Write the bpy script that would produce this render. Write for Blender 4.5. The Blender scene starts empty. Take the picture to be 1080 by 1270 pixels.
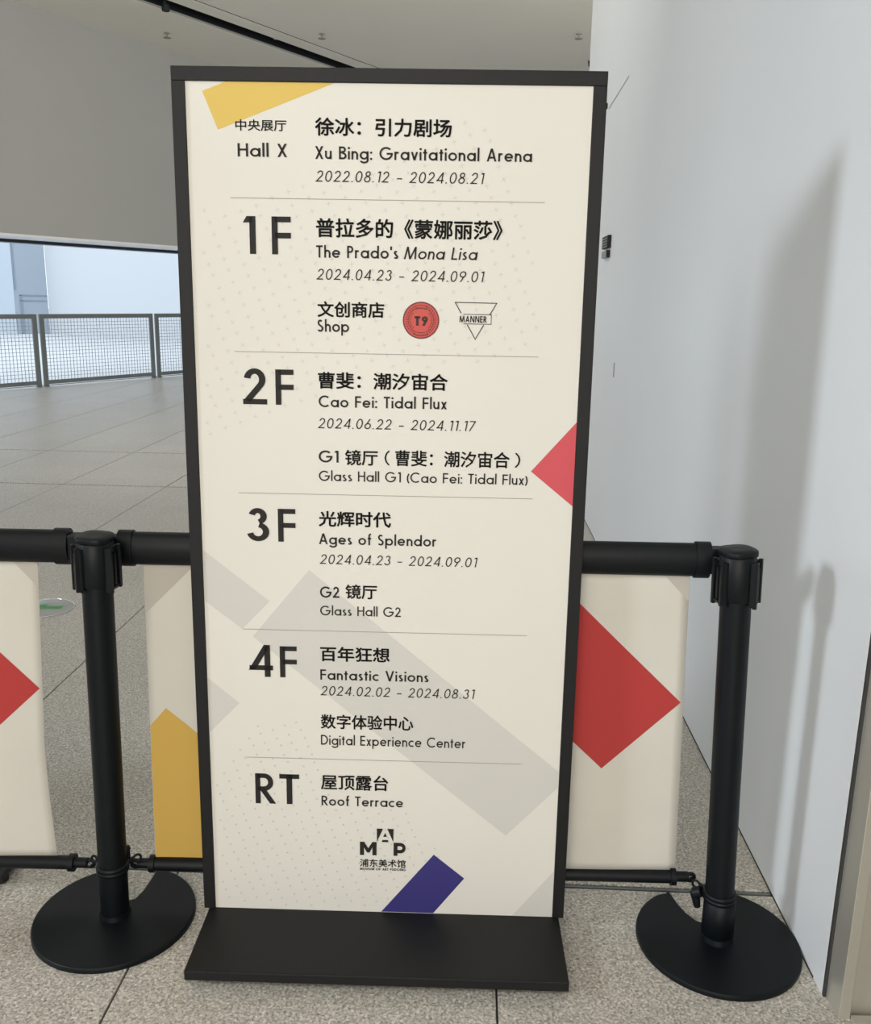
import bpy, bmesh, math, random
from mathutils import Vector, Matrix

random.seed(7)
PI = math.pi
C = bpy.context.scene.collection
scene = bpy.context.scene

# ------------------------------------------------------------------ camera
F_PX, PITCH, ROLL, EYE = 1119.4, 0.23165, 0.01749, 1.3542
cam_data = bpy.data.cameras.new('camera')
cam_data.sensor_fit = 'HORIZONTAL'
cam_data.sensor_width = 36.0
cam_data.lens = F_PX / 1080 * 36.0
cam_data.clip_start = 0.02
cam_data.clip_end = 300
cam = bpy.data.objects.new('camera', cam_data)
C.objects.link(cam)
_fw = Vector((0, math.cos(PITCH), -math.sin(PITCH)))
_r = Vector((1, 0, 0))
_u = Vector((0, math.sin(PITCH), math.cos(PITCH)))
_c, _s = math.cos(ROLL), math.sin(ROLL)
_r2 = _r * _c + _u * _s
_u2 = _u * _c - _r * _s
_m = Matrix(((_r2.x, _u2.x, -_fw.x, 0), (_r2.y, _u2.y, -_fw.y, 0), (_r2.z, _u2.z, -_fw.z, EYE), (0, 0, 0, 1)))
cam.matrix_world = _m
scene.camera = cam

# ------------------------------------------------------------------ light
scene.view_settings.view_transform = 'Standard'
scene.view_settings.look = 'None'
scene.view_settings.gamma = 1
scene.view_settings.use_curve_mapping = False
scene.view_settings.exposure = 0.0

world = bpy.data.worlds.new('overcast_sky')
scene.world = world
world.use_nodes = True
_bg = world.node_tree.nodes['Background']
_bg.inputs[0].default_value = (0.80, 0.90, 1.0, 1)
_bg.inputs[1].default_value = 2.7


def area_light(name, loc, target, sx, sy, power, color, spread=180):
    d = bpy.data.lights.new(name, 'AREA')
    d.shape = 'RECTANGLE'
    d.size, d.size_y = sx, sy
    d.energy = power
    d.color = color
    d.spread = math.radians(spread)
    o = bpy.data.objects.new(name, d)
    C.objects.link(o)
    o.location = loc
    o.rotation_euler = (Vector(target) - Vector(loc)).to_track_quat('-Z', 'Y').to_euler()
    return o


# the lobby's lit ceiling behind the visitor, added fills for the sign and hall ceiling,
# and the window far to the left that throws the sign's soft shadow on the white wall
area_light('lobby_ceiling_light', (-1.0, -2.2, 4.4), (-0.4, 1.2, 0.0), 4.5, 3.0, 90, (1.0, 0.96, 0.87))
area_light('sign_fill', (-0.6, -3.7, 1.7), (-0.1, 1.7, 0.5), 3.6, 2.2, 150, (1.0, 0.97, 0.90))  # added low fill that brightens the lower part of the sign
area_light('ceiling_fill', (-4.0, 5.0, 4.1), (-3.0, 8.0, 5.0), 7.0, 1.6, 150, (1.0, 0.985, 0.94))  # this and the next are unseen upward fills added to lift the ceiling
area_light('ceiling_fill', (5.5, 8.0, 3.8), (2.0, 14.0, 5.0), 5.0, 2.0, 300, (1.0, 0.98, 0.92))
area_light('left_window_daylight', (-5.7, -0.44, 2.73), (0.82, 2.1, 1.0), 0.85, 0.8, 55, (0.84, 0.92, 1.0), 100)


# ------------------------------------------------------------------ materials
def mat(name, col, rough=0.6, metal=0.0, spec=0.5, noise=0.0, nscale=20, bump=0.0, bscale=200, coat=0.0):
    m = bpy.data.materials.new(name)
    m.use_nodes = True
    nt = m.node_tree
    b = nt.nodes['Principled BSDF']
    b.inputs['Base Color'].default_value = (*col, 1)
    b.inputs['Roughness'].default_value = rough
    b.inputs['Metallic'].default_value = metal
    b.inputs['Specular IOR Level'].default_value = spec
    b.inputs['Coat Weight'].default_value = coat
    tc = nt.nodes.new('ShaderNodeTexCoord')
    if noise:
        n = nt.nodes.new('ShaderNodeTexNoise')
        n.inputs['Scale'].default_value = nscale
        n.inputs['Detail'].default_value = 5
        nt.links.new(tc.outputs['Object'], n.inputs['Vector'])
        r = nt.nodes.new('ShaderNodeMapRange')
        r.inputs[1].default_value = 0.3
        r.inputs[2].default_value = 0.7
        r.inputs[3].default_value = 1 - noise
        r.inputs[4].default_value = 1 + noise
        nt.links.new(n.outputs[0], r.inputs[0])
        mx = nt.nodes.new('ShaderNodeVectorMath')
        mx.operation = 'SCALE'
        mx.inputs[0].default_value = col
        nt.links.new(r.outputs[0], mx.inputs['Scale'])
        nt.links.new(mx.outputs[0], b.inputs['Base Color'])
    if bump:
        n2 = nt.nodes.new('ShaderNodeTexNoise')
        n2.inputs['Scale'].default_value = bscale
        n2.inputs['Detail'].default_value = 3
        nt.links.new(tc.outputs['Object'], n2.inputs['Vector'])
        bp = nt.nodes.new('ShaderNodeBump')
        bp.inputs['Strength'].default_value = bump
        bp.inputs['Distance'].default_value = 0.002
        nt.links.new(n2.outputs[0], bp.inputs['Height'])
        nt.links.new(bp.outputs[0], b.inputs['Normal'])
    return m


def granite(name):
    m = bpy.data.materials.new(name)
    m.use_nodes = True
    nt = m.node_tree
    b = nt.nodes['Principled BSDF']
    b.inputs['Roughness'].default_value = 0.42
    b.inputs['Specular IOR Level'].default_value = 0.45
    tc = nt.nodes.new('ShaderNodeTexCoord')
    n1 = nt.nodes.new('ShaderNodeTexNoise')
    n1.inputs['Scale'].default_value = 170
    n1.inputs['Detail'].default_value = 6
    n1.inputs['Roughness'].default_value = 0.72
    nt.links.new(tc.outputs['Object'], n1.inputs['Vector'])
    r1 = nt.nodes.new('ShaderNodeValToRGB')
    e = r1.color_ramp.elements
    e[0].position = 0.34; e[0].color = (0.055, 0.05, 0.045, 1)
    e[1].position = 0.66; e[1].color = (0.84, 0.715, 0.66, 1)
    x = r1.color_ramp.elements.new(0.42); x.color = (0.38, 0.365, 0.33, 1)
    x = r1.color_ramp.elements.new(0.54); x.color = (0.57, 0.55, 0.505, 1)
    nt.links.new(n1.outputs[0], r1.inputs[0])
    v = nt.nodes.new('ShaderNodeTexVoronoi')
    v.inputs['Scale'].default_value = 210
    v.inputs['Randomness'].default_value = 1
    nt.links.new(tc.outputs['Object'], v.inputs['Vector'])
    r2 = nt.nodes.new('ShaderNodeValToRGB')
    e = r2.color_ramp.elements
    e[0].position = 0.0; e[0].color = (0.45, 0.43, 0.41, 1)
    e[1].position = 1.0; e[1].color = (1.3, 1.28, 1.24, 1)
    nt.links.new(v.outputs['Color'], r2.inputs[0])
    mx = nt.nodes.new('ShaderNodeMix')
    mx.data_type = 'RGBA'; mx.blend_type = 'MULTIPLY'
    mx.inputs[0].default_value = 0.8
    nt.links.new(r1.outputs[0], mx.inputs[6]); nt.links.new(r2.outputs[0], mx.inputs[7])
    n3 = nt.nodes.new('ShaderNodeTexNoise')
    n3.inputs['Scale'].default_value = 1.4
    nt.links.new(tc.outputs['Object'], n3.inputs['Vector'])
    r3 = nt.nodes.new('ShaderNodeMapRange')
    r3.inputs[1].default_value = 0.3; r3.inputs[2].default_value = 0.7
    r3.inputs[3].default_value = 0.94; r3.inputs[4].default_value = 1.05
    nt.links.new(n3.outputs[0], r3.inputs[0])
    sc = nt.nodes.new('ShaderNodeVectorMath'); sc.operation = 'SCALE'
    nt.links.new(mx.outputs[2], sc.inputs[0]); nt.links.new(r3.outputs[0], sc.inputs['Scale'])
    nt.links.new(sc.outputs[0], b.inputs['Base Color'])
    rr = nt.nodes.new('ShaderNodeMapRange')
    rr.inputs[3].default_value = 0.24; rr.inputs[4].default_value = 0.42
    nt.links.new(n1.outputs[0], rr.inputs[0])
    nt.links.new(rr.outputs[0], b.inputs['Roughness'])
    return m


def brushed(name, col):
    m = mat(name, col, 0.3, 0.6)
    nt = m.node_tree
    b = nt.nodes['Principled BSDF']
    tc = nt.nodes.new('ShaderNodeTexCoord')
    mp = nt.nodes.new('ShaderNodeMapping')
    mp.inputs['Scale'].default_value = (260, 260, 1.5)
    n = nt.nodes.new('ShaderNodeTexNoise')
    n.inputs['Scale'].default_value = 1.0
    n.inputs['Detail'].default_value = 4
    nt.links.new(tc.outputs['Object'], mp.inputs[0]); nt.links.new(mp.outputs[0], n.inputs['Vector'])
    r = nt.nodes.new('ShaderNodeMapRange')
    r.inputs[3].default_value = 0.25; r.inputs[4].default_value = 0.45
    nt.links.new(n.outputs[0], r.inputs[0]); nt.links.new(r.outputs[0], b.inputs['Roughness'])
    return m


M = dict(
    granite=granite('speckled_granite'),
    grout=mat('joint_grout', (0.05, 0.048, 0.045), 0.9),
    wall=mat('white_wall_paint', (0.72, 0.735, 0.75), 0.55, spec=0.35, noise=0.015, nscale=1.5, bump=0.04, bscale=90),
    lobby=mat('lobby_paint', (0.62, 0.59, 0.54), 0.7),
    ceiling=mat('ceiling_paint', (0.86, 0.845, 0.78), 0.8, noise=0.015, nscale=1.0),
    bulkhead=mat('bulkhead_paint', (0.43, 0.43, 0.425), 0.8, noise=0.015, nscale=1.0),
    soffit=mat('soffit_paint', (0.85, 0.86, 0.88), 0.5),
    dark_trim=mat('dark_trim', (0.02, 0.025, 0.035), 0.4),
    slot=mat('slot_black', (0.006, 0.010, 0.012), 0.6),
    slot_edge=mat('slot_edge', (0.48, 0.48, 0.47), 0.4, 0.3),
    sign_black=mat('powder_coated_black', (0.0095, 0.0095, 0.010), 0.5, spec=0.27, noise=0.05, nscale=60, bump=0.15, bscale=700),
    paper=mat('printed_paper', (0.715, 0.69, 0.635), 0.55, spec=0.3, noise=0.01, nscale=3),
    ink=mat('ink_black', (0.022, 0.020, 0.019), 0.6, spec=0.2),
    rule=mat('ink_grey_rule', (0.28, 0.26, 0.235), 0.6),
    cross=mat('ink_faint_cross', (0.545, 0.53, 0.485), 0.6),
    yellow=mat('ink_yellow', (0.68, 0.48, 0.115), 0.55, spec=0.3),
    red=mat('ink_red', (0.60, 0.085, 0.105), 0.55, spec=0.3),
    cred=mat('cloth_red', (0.46, 0.052, 0.05), 0.75, spec=0.2),
    cyellow=mat('cloth_yellow', (0.62, 0.40, 0.10), 0.75, spec=0.2),
    cgrey=mat('cloth_grey', (0.50, 0.465, 0.415), 0.8, spec=0.2),
    cloth=mat('banner_cloth', (0.66, 0.635, 0.575), 0.75, spec=0.2, noise=0.02, nscale=6, bump=0.2, bscale=900),
    blue=mat('ink_navy', (0.035, 0.028, 0.17), 0.5),
    grey=mat('ink_grey', (0.60, 0.583, 0.545), 0.55, spec=0.3),
    badge=mat('ink_coral', (0.56, 0.075, 0.06), 0.6),
    badge_ink=mat('ink_dark_maroon', (0.045, 0.008, 0.008), 0.6),
    badge_dark=mat('ink_maroon', (0.16, 0.022, 0.022), 0.6),
    plastic=mat('black_plastic', (0.0045, 0.006, 0.008), 0.45, spec=0.24, noise=0.05, nscale=50),
    post=mat('black_post_paint', (0.0032, 0.0052, 0.0070), 0.45, spec=0.22, noise=0.04, nscale=50, bump=0.12, bscale=900),
    rubber=mat('black_rubber', (0.010, 0.010, 0.010), 0.7),
    chrome=mat('bright_metal', (0.8, 0.8, 0.8), 0.2, 1.0),
    steel=brushed('brushed_steel', (0.56, 0.54, 0.48)),
    steel_reflect=brushed('steel_dark_reflection', (0.20, 0.20, 0.185)),  # dark reflection on the jamb put into the base colour
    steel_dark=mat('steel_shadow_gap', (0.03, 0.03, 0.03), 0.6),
    rail=mat('rail_paint', (0.15, 0.17, 0.175), 0.5, noise=0.03, nscale=8),
    wire=mat('rail_wire', (0.30, 0.33, 0.36), 0.5),
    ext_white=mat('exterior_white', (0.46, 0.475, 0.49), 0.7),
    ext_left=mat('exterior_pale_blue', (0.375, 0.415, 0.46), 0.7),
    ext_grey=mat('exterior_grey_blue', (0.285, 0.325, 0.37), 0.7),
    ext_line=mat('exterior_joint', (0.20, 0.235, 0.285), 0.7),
    ext_ground=mat('exterior_paving', (0.46, 0.47, 0.48), 0.8),
    film=mat('sticker_film', (0.36, 0.38, 0.36), 0.12, coat=0.6),
    green=mat('sticker_green', (0.06, 0.26, 0.075), 0.3),
    plate=mat('grey_plate', (0.22, 0.22, 0.24), 0.4),
    white=mat('white_print', (0.8, 0.8, 0.8), 0.5),
)


# ------------------------------------------------------------------ helpers
class MB:
    def __init__(self):
        self.v, self.f, self.sm = [], [], []

    def add(self, vs, fs, smooth=False):
        o = len(self.v)
        self.v += [tuple(p) for p in vs]
        self.f += [tuple(i + o for i in q) for q in fs]
        self.sm += [smooth] * len(fs)
        return self

    def box(self, a, b):
        x0, y0, z0 = a
        x1, y1, z1 = b
        vs = [(x0, y0, z0), (x1, y0, z0), (x1, y1, z0), (x0, y1, z0), (x0, y0, z1), (x1, y0, z1), (x1, y1, z1), (x0, y1, z1)]
        return self.add(vs, [(0, 3, 2, 1), (4, 5, 6, 7), (0, 1, 5, 4), (1, 2, 6, 5), (2, 3, 7, 6), (3, 0, 4, 7)])

    def cbox(self, a, b, c=0.002):
        """box with chamfered edges"""
        bm = bmesh.new()
        bmesh.ops.create_cube(bm, size=1)
        for v in bm.verts:
            v.co = Vector(((a[i] + b[i]) / 2 + v.co[i] * (b[i] - a[i]) for i in range(3)))
        bmesh.ops.bevel(bm, geom=list(bm.edges), offset=c, segments=2, affect='EDGES', profile=0.6)
        self.bm(bm)
        return self

    def bm(self, bm, smooth=False, mtx=None):
        bm.verts.ensure_lookup_table()
        bm.verts.index_update()
        vs = [(mtx @ v.co if mtx else v.co.copy()) for v in bm.verts]
        self.add(vs, [tuple(v.index for v in f.verts) for f in bm.faces], smooth)
        bm.free()

    def prism(self, poly, z0, z1):
        """poly: counter-clockwise outline in x, y"""
        n = len(poly)
        vs = [(p[0], p[1], z0) for p in poly] + [(p[0], p[1], z1) for p in poly]
        fs = [tuple(range(n - 1, -1, -1)), tuple(range(n, 2 * n))] + [(i, (i + 1) % n, n + (i + 1) % n, n + i) for i in range(n)]
        return self.add(vs, fs)

    def rings(self, rings, smooth=True, cap=True):
        n = len(rings[0])
        vs = [p for r in rings for p in r]
        fs = []
        for k in range(len(rings) - 1):
            for i in range(n):
                j = (i + 1) % n
                fs.append((k * n + i, k * n + j, (k + 1) * n + j, (k + 1) * n + i))
        self.add(vs, fs, smooth)
        if cap:
            self.add(rings[0], [tuple(range(n - 1, -1, -1))])
            self.add(rings[-1], [tuple(range(n))])
        return self

    def tube(self, a, b, r, n=24, r2=None, ry=None):
        """cylinder / cone from a to b; ry makes it oval (r across, ry up)"""
        a, b = Vector(a), Vector(b)
        d = (b - a).normalized()
        h = Vector((0, 0, 1)) if abs(d.z) < 0.9 else Vector((0, 1, 0))
        s = d.cross(h).normalized()
        t = s.cross(d)
        r2 = r if r2 is None else r2
        k = 1 if ry is None else ry / r
        R = [[p + s * (q * math.cos(w)) + t * (q * k * math.sin(w)) for w in [2 * PI * i / n for i in range(n)]]
             for p, q in ((a, r), (b, r2))]
        return self.rings(R)

    def lathe(self, prof, n=40, c=(0, 0)):
        R = [[(c[0] + r * math.cos(2 * PI * i / n), c[1] + r * math.sin(2 * PI * i / n), z) for i in range(n)] for r, z in prof]
        return self.rings(R)

    def torus(self, c, ax, R, r, n=20, m=8, a0=0, a1=2 * PI):
        ax = Vector(ax).normalized()
        h = Vector((0, 0, 1)) if abs(ax.z) < 0.9 else Vector((1, 0, 0))
        s = ax.cross(h).normalized()
        t = ax.cross(s)
        full = abs(a1 - a0 - 2 * PI) < 1e-6
        rings = []
        for i in range(n + 1):
            w = a0 + (a1 - a0) * i / n
            d = s * math.cos(w) + t * math.sin(w)
            rings.append([Vector(c) + d * (R + r * math.cos(q)) + ax * (r * math.sin(q)) for q in [2 * PI * j / m for j in range(m)]])
        return self.rings(rings, cap=not full)

    def build(self, name, m, parent=None, mods=None):
        me = bpy.data.meshes.new(name)
        me.from_pydata([tuple(p) for p in self.v], [], self.f)
        me.polygons.foreach_set('use_smooth', self.sm)
        me.materials.append(M[m] if isinstance(m, str) else m)
        bm = bmesh.new()
        bm.from_mesh(me)
        if len(bm.faces) < 20000 and any(self.sm):
            bmesh.ops.recalc_face_normals(bm, faces=bm.faces)
        bm.to_mesh(me)
        bm.free()
        me.update()
        o = bpy.data.objects.new(name, me)
        C.objects.link(o)
        if parent is not None:
            o.parent = parent
        return o


def thing(name, label, cat, loc=(0, 0, 0), rz=0, group=None):
    o = bpy.data.objects.new(name, None)
    o.empty_display_size = 0.1
    C.objects.link(o)
    o.location = loc
    o.rotation_euler = (0, 0, rz)
    o['label'] = label
    o['category'] = cat
    if group:
        o['group'] = group
    return o


def tag(o, label, cat, group=None):
    o['label'] = label
    o['category'] = cat
    if group:
        o['group'] = group
    return o


def struct(o, label):
    o['kind'] = 'structure'
    o['label'] = label
    return o


def copy_thing(root):
    r = root.copy()
    C.objects.link(r)
    for ch in [o for o in bpy.data.objects if o.parent == root]:
        c = ch.copy()
        C.objects.link(c)
        c.parent = r
        for g in [o for o in bpy.data.objects if o.parent == ch]:
            d = g.copy()
            C.objects.link(d)
            d.parent = c
    return r


def clip(poly, n, d):
    """keep the part of a 2-D polygon where p . n <= d"""
    out = []
    for i in range(len(poly)):
        a, b = poly[i], poly[(i + 1) % len(poly)]
        da = a[0] * n[0] + a[1] * n[1] - d
        db = b[0] * n[0] + b[1] * n[1] - d
        if da <= 0:
            out.append(a)
        if (da < 0 < db) or (db < 0 < da):
            t = da / (da - db)
            out.append((a[0] + (b[0] - a[0]) * t, a[1] + (b[1] - a[1]) * t))
    return out


def area2(poly):
    return sum(poly[i][0] * poly[(i + 1) % len(poly)][1] - poly[(i + 1) % len(poly)][0] * poly[i][1] for i in range(len(poly))) / 2


# ------------------------------------------------------------------ the setting
KX = 0.0383                       # the hall's grid is turned this much against the sign
WX = 0.737                        # white wall line: x = WX + KX * y
RA = (-5.819, 13.285)             # a point under the mesh railing
RE = (0.52148, 0.85326)           # along the railing
RN = (-0.85326, 0.52148)          # out over the railing
R_OFF = RA[0] * RN[0] + RA[1] * RN[1]
CEIL = 5.05
BULK = 2.118


def wallx(y):
    return WX + KX * y


def rail_pt(u, n):
    return (RA[0] + RE[0] * u + RN[0] * n, RA[1] + RE[1] * u + RN[1] * n)


# floor slab with the joints, and each granite slab a piece of it
floor_poly = clip([(-17, -4), (12, -4), (12, 40), (-17, 40)], RN, R_OFF + 0.30)
floor = MB().prism(floor_poly, -0.30, -0.007).build('floor', 'grout')
struct(floor, 'grey speckled granite floor of large slabs with dark joints')
XA, XS = -0.6784, 0.7587
rows = [-3.9, 0.40, 1.893, 6.30, 7.70, 22.0, 38.0]
GAP = 0.0022
for j in range(len(rows) - 1):
    for i in range(-22, 14):
        x0, x1 = XA + XS * i, XA + XS * (i + 1)
        y0, y1 = rows[j], rows[j + 1]
        if j >= 4 and i > 6:
            continue
        g = GAP if y0 < 3 else GAP * 1.7
        def pt(x, y, gx, gy):
            Y = y - KX * x
            return (x + KX * Y + gx, Y + gy)
        gy0 = 0.016 if y0 == 1.893 else g
        g1 = g if y1 < 3 else 0.011
        if y0 > 3:
            gy0 = 0.011
        q = [pt(x0, y0, g, gy0), pt(x1, y0, -g, gy0), pt(x1, y1, -g, -g1), pt(x0, y1, g, -g1)]
        q = clip(q, RN, R_OFF + 0.12)
        if len(q) < 3 or area2(q) < 0.02 or max(p[1] for p in q) < -3:
            continue
        cx = sum(p[0] for p in q) / len(q)
        cy = sum(p[1] for p in q) / len(q)
        bev = 0.0012
        top = []
        n = len(q)
        for k in range(n):                                   # arrised upper edge
            a, b, c = Vector(q[k - 1]), Vector(q[k]), Vector(q[(k + 1) % n])
            d1, d2 = (a - b).normalized(), (c - b).normalized()
            top.append(b + (d1 + d2) * bev)
        vs = [(p[0] - cx, p[1] - cy, -0.0068) for p in q] + [(p[0] - cx, p[1] - cy, -bev) for p in q] + [(p.x - cx, p.y - cy, 0) for p in top]
        fs = [tuple(range(2 * n, 3 * n))]
        for k in range(n):
            l = (k + 1) % n
            fs += [(k, l, n + l, n + k), (n + k, n + l, 2 * n + l, 2 * n + k)]
        fs.append(tuple(range(n - 1, -1, -1)))
        t = MB().add(vs, fs).build('floor_slab', 'granite', floor)
        t.location = (cx, cy, 0)

_ex = MB()
_ex.prism([(-3, 1.899 + KX * 3), (wallx(1.9) - .004, 1.899 - KX * .8), (wallx(1.9) - .004, 1.9045 - KX * .8), (-3, 1.9045 + KX * 3)], -0.0068, -0.0004)
_ex.build('expansion_strip', 'rail', floor)['label'] = 'thin metal strip in the joint under the banner'

# white wall on the right, its free end hides the hall behind
def wall_prism(y0, y1, t0, t1, z0, z1):
    return MB().prism([(wallx(y0) + t0, y0), (wallx(y0) + t1, y0), (wallx(y1) + t1, y1), (wallx(y1) + t0, y1)], z0, z1)
wr = wall_prism(1.555, 6.66, 0, 0.36, 0.0, CEIL).build('wall_right', 'wall')
struct(wr, 'smooth white painted wall on the right of the sign')
wall_prism(1.60, 6.66, -0.0015, 0.02, 0.0, 0.004).build('shadow_joint', 'grout', wr)
jx = wallx(1.555)
jamb = MB().cbox((jx + 0.0066, 1.490, 0.0), (jx + 0.0285, 1.550, CEIL), .0012).build('door_1', 'steel')
struct(jamb, 'brushed steel door jamb closing the near end of the white wall')
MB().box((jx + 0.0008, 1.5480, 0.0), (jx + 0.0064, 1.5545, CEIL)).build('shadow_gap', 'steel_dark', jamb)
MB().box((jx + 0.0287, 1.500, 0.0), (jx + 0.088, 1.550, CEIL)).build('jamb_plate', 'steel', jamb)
MB().box((jx + 0.0883, 1.520, 0.0), (jx + 0.36, 1.550, CEIL)).build('jamb_plate', 'steel_reflect', jamb)
MB().box((jx + 0.030, 1.470, 0.0), (jx + 0.36, 1.4895, 0.010)).build('threshold_strip', 'steel', jamb)

# marks on the wall: a fine crack high up and a short scuff
MB().add([(wallx(5.55) - .0008, 5.55, 2.425), (wallx(4.86) - .0008, 4.86, 2.444), (wallx(4.86) - .0008, 4.86, 2.452), (wallx(5.55) - .0008, 5.55, 2.433)],
         [(0, 1, 2, 3)]).build('hairline_mark', 'rule', wr)
MB().box((wallx(4.76) - .003, 4.755, 0.972), (wallx(4.76) + .001, 4.767, 1.047)).build('scuff_mark', 'rule', wr)

# ceiling with the long black lighting slot
S0, S1 = Vector((-4.19, 13.45)) * 0.956, Vector((-2.02, 16.86)) * 0.956
sd = (S1 - S0).normalized()
sn = Vector((sd.y, -sd.x))                     # to the right of the slot
s_off = S0.dot(sn)
offs = [0.0, 0.060, 0.375, 0.645, 0.700]       # bevel, dark slot, plain strip, thin joint
ceil_all = clip([(-17, -4), (12, -4), (12, 40), (-17, 40)], RN, R_OFF + 0.2)


def strip(o0, o1):
    q = ceil_all
    if o1 is not None:
        q = clip(q, (sn.x, sn.y), s_off + o1)
    if o0 is not None:
        q = clip(q, (-sn.x, -sn.y), -(s_off + o0))
    return q


cb = MB()
cb.prism(strip(None, offs[0]), CEIL, CEIL + 0.12)
cb.prism(strip(offs[2], offs[3]), CEIL, CEIL + 0.12)
cb.prism(strip(offs[4], None), CEIL, CEIL + 0.12)
ceiling = struct(cb.build('ceiling', 'ceiling'), 'pale beige plaster ceiling with a black lighting slot')
MB().prism(strip(-0.2, 0.9), CEIL + 0.2, CEIL + 0.3).build('slot_back', 'slot', ceiling)
MB().prism(strip(offs[1], offs[1] + 0.004), CEIL + 0.012, CEIL + 0.2).build('slot_side', 'slot', ceiling)
MB().prism(strip(offs[2] - 0.004, offs[2] - 0.0005), CEIL + 0.002, CEIL + 0.2).build('slot_side', 'slot', ceiling)
MB().prism(strip(offs[3] + 0.0005, offs[4] - 0.0005), CEIL + 0.014, CEIL + 0.10).build('slot_back', 'slot', ceiling)
MB().prism(strip(offs[0] + 0.001, offs[1]), CEIL + 0.004, CEIL + 0.012).build('slot_edge', 'slot_edge', ceiling)

# bulkhead above the opening to the terrace, with its pale soffit
bk = MB()
def railbox(u0, u1, n0, n1, z0, z1, mb=None):
    mb = mb or MB()
    return mb.prism([rail_pt(u0, n0), rail_pt(u1, n0), rail_pt(u1, n1), rail_pt(u0, n1)][::1], z0, z1)
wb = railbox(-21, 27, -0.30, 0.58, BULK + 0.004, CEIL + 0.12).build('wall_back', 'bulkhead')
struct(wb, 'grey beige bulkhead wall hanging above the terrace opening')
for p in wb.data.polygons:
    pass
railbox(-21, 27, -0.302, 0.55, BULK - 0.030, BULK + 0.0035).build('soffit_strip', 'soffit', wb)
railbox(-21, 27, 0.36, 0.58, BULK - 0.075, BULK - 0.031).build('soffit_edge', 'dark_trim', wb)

# the rest of the lobby, behind and beside the visitor
struct(MB().box((-19, -4.3, 0), (12.2, -4.0, CEIL)).build('wall_front', 'lobby'), 'warm white lobby wall behind the visitor')
struct(MB().box((12.0, -4.0, 0), (12.3, 26, CEIL)).build('wall_side', 'lobby'), 'warm white wall far to the right')

# ------------------------------------------------------------------ lettering
def arc(cx, cy, rx, ry, a0, a1, n=18):
    return [(cx + rx * math.cos(math.radians(a0 + (a1 - a0) * i / n)), cy + ry * math.sin(math.radians(a0 + (a1 - a0) * i / n))) for i in range(n + 1)]


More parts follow.
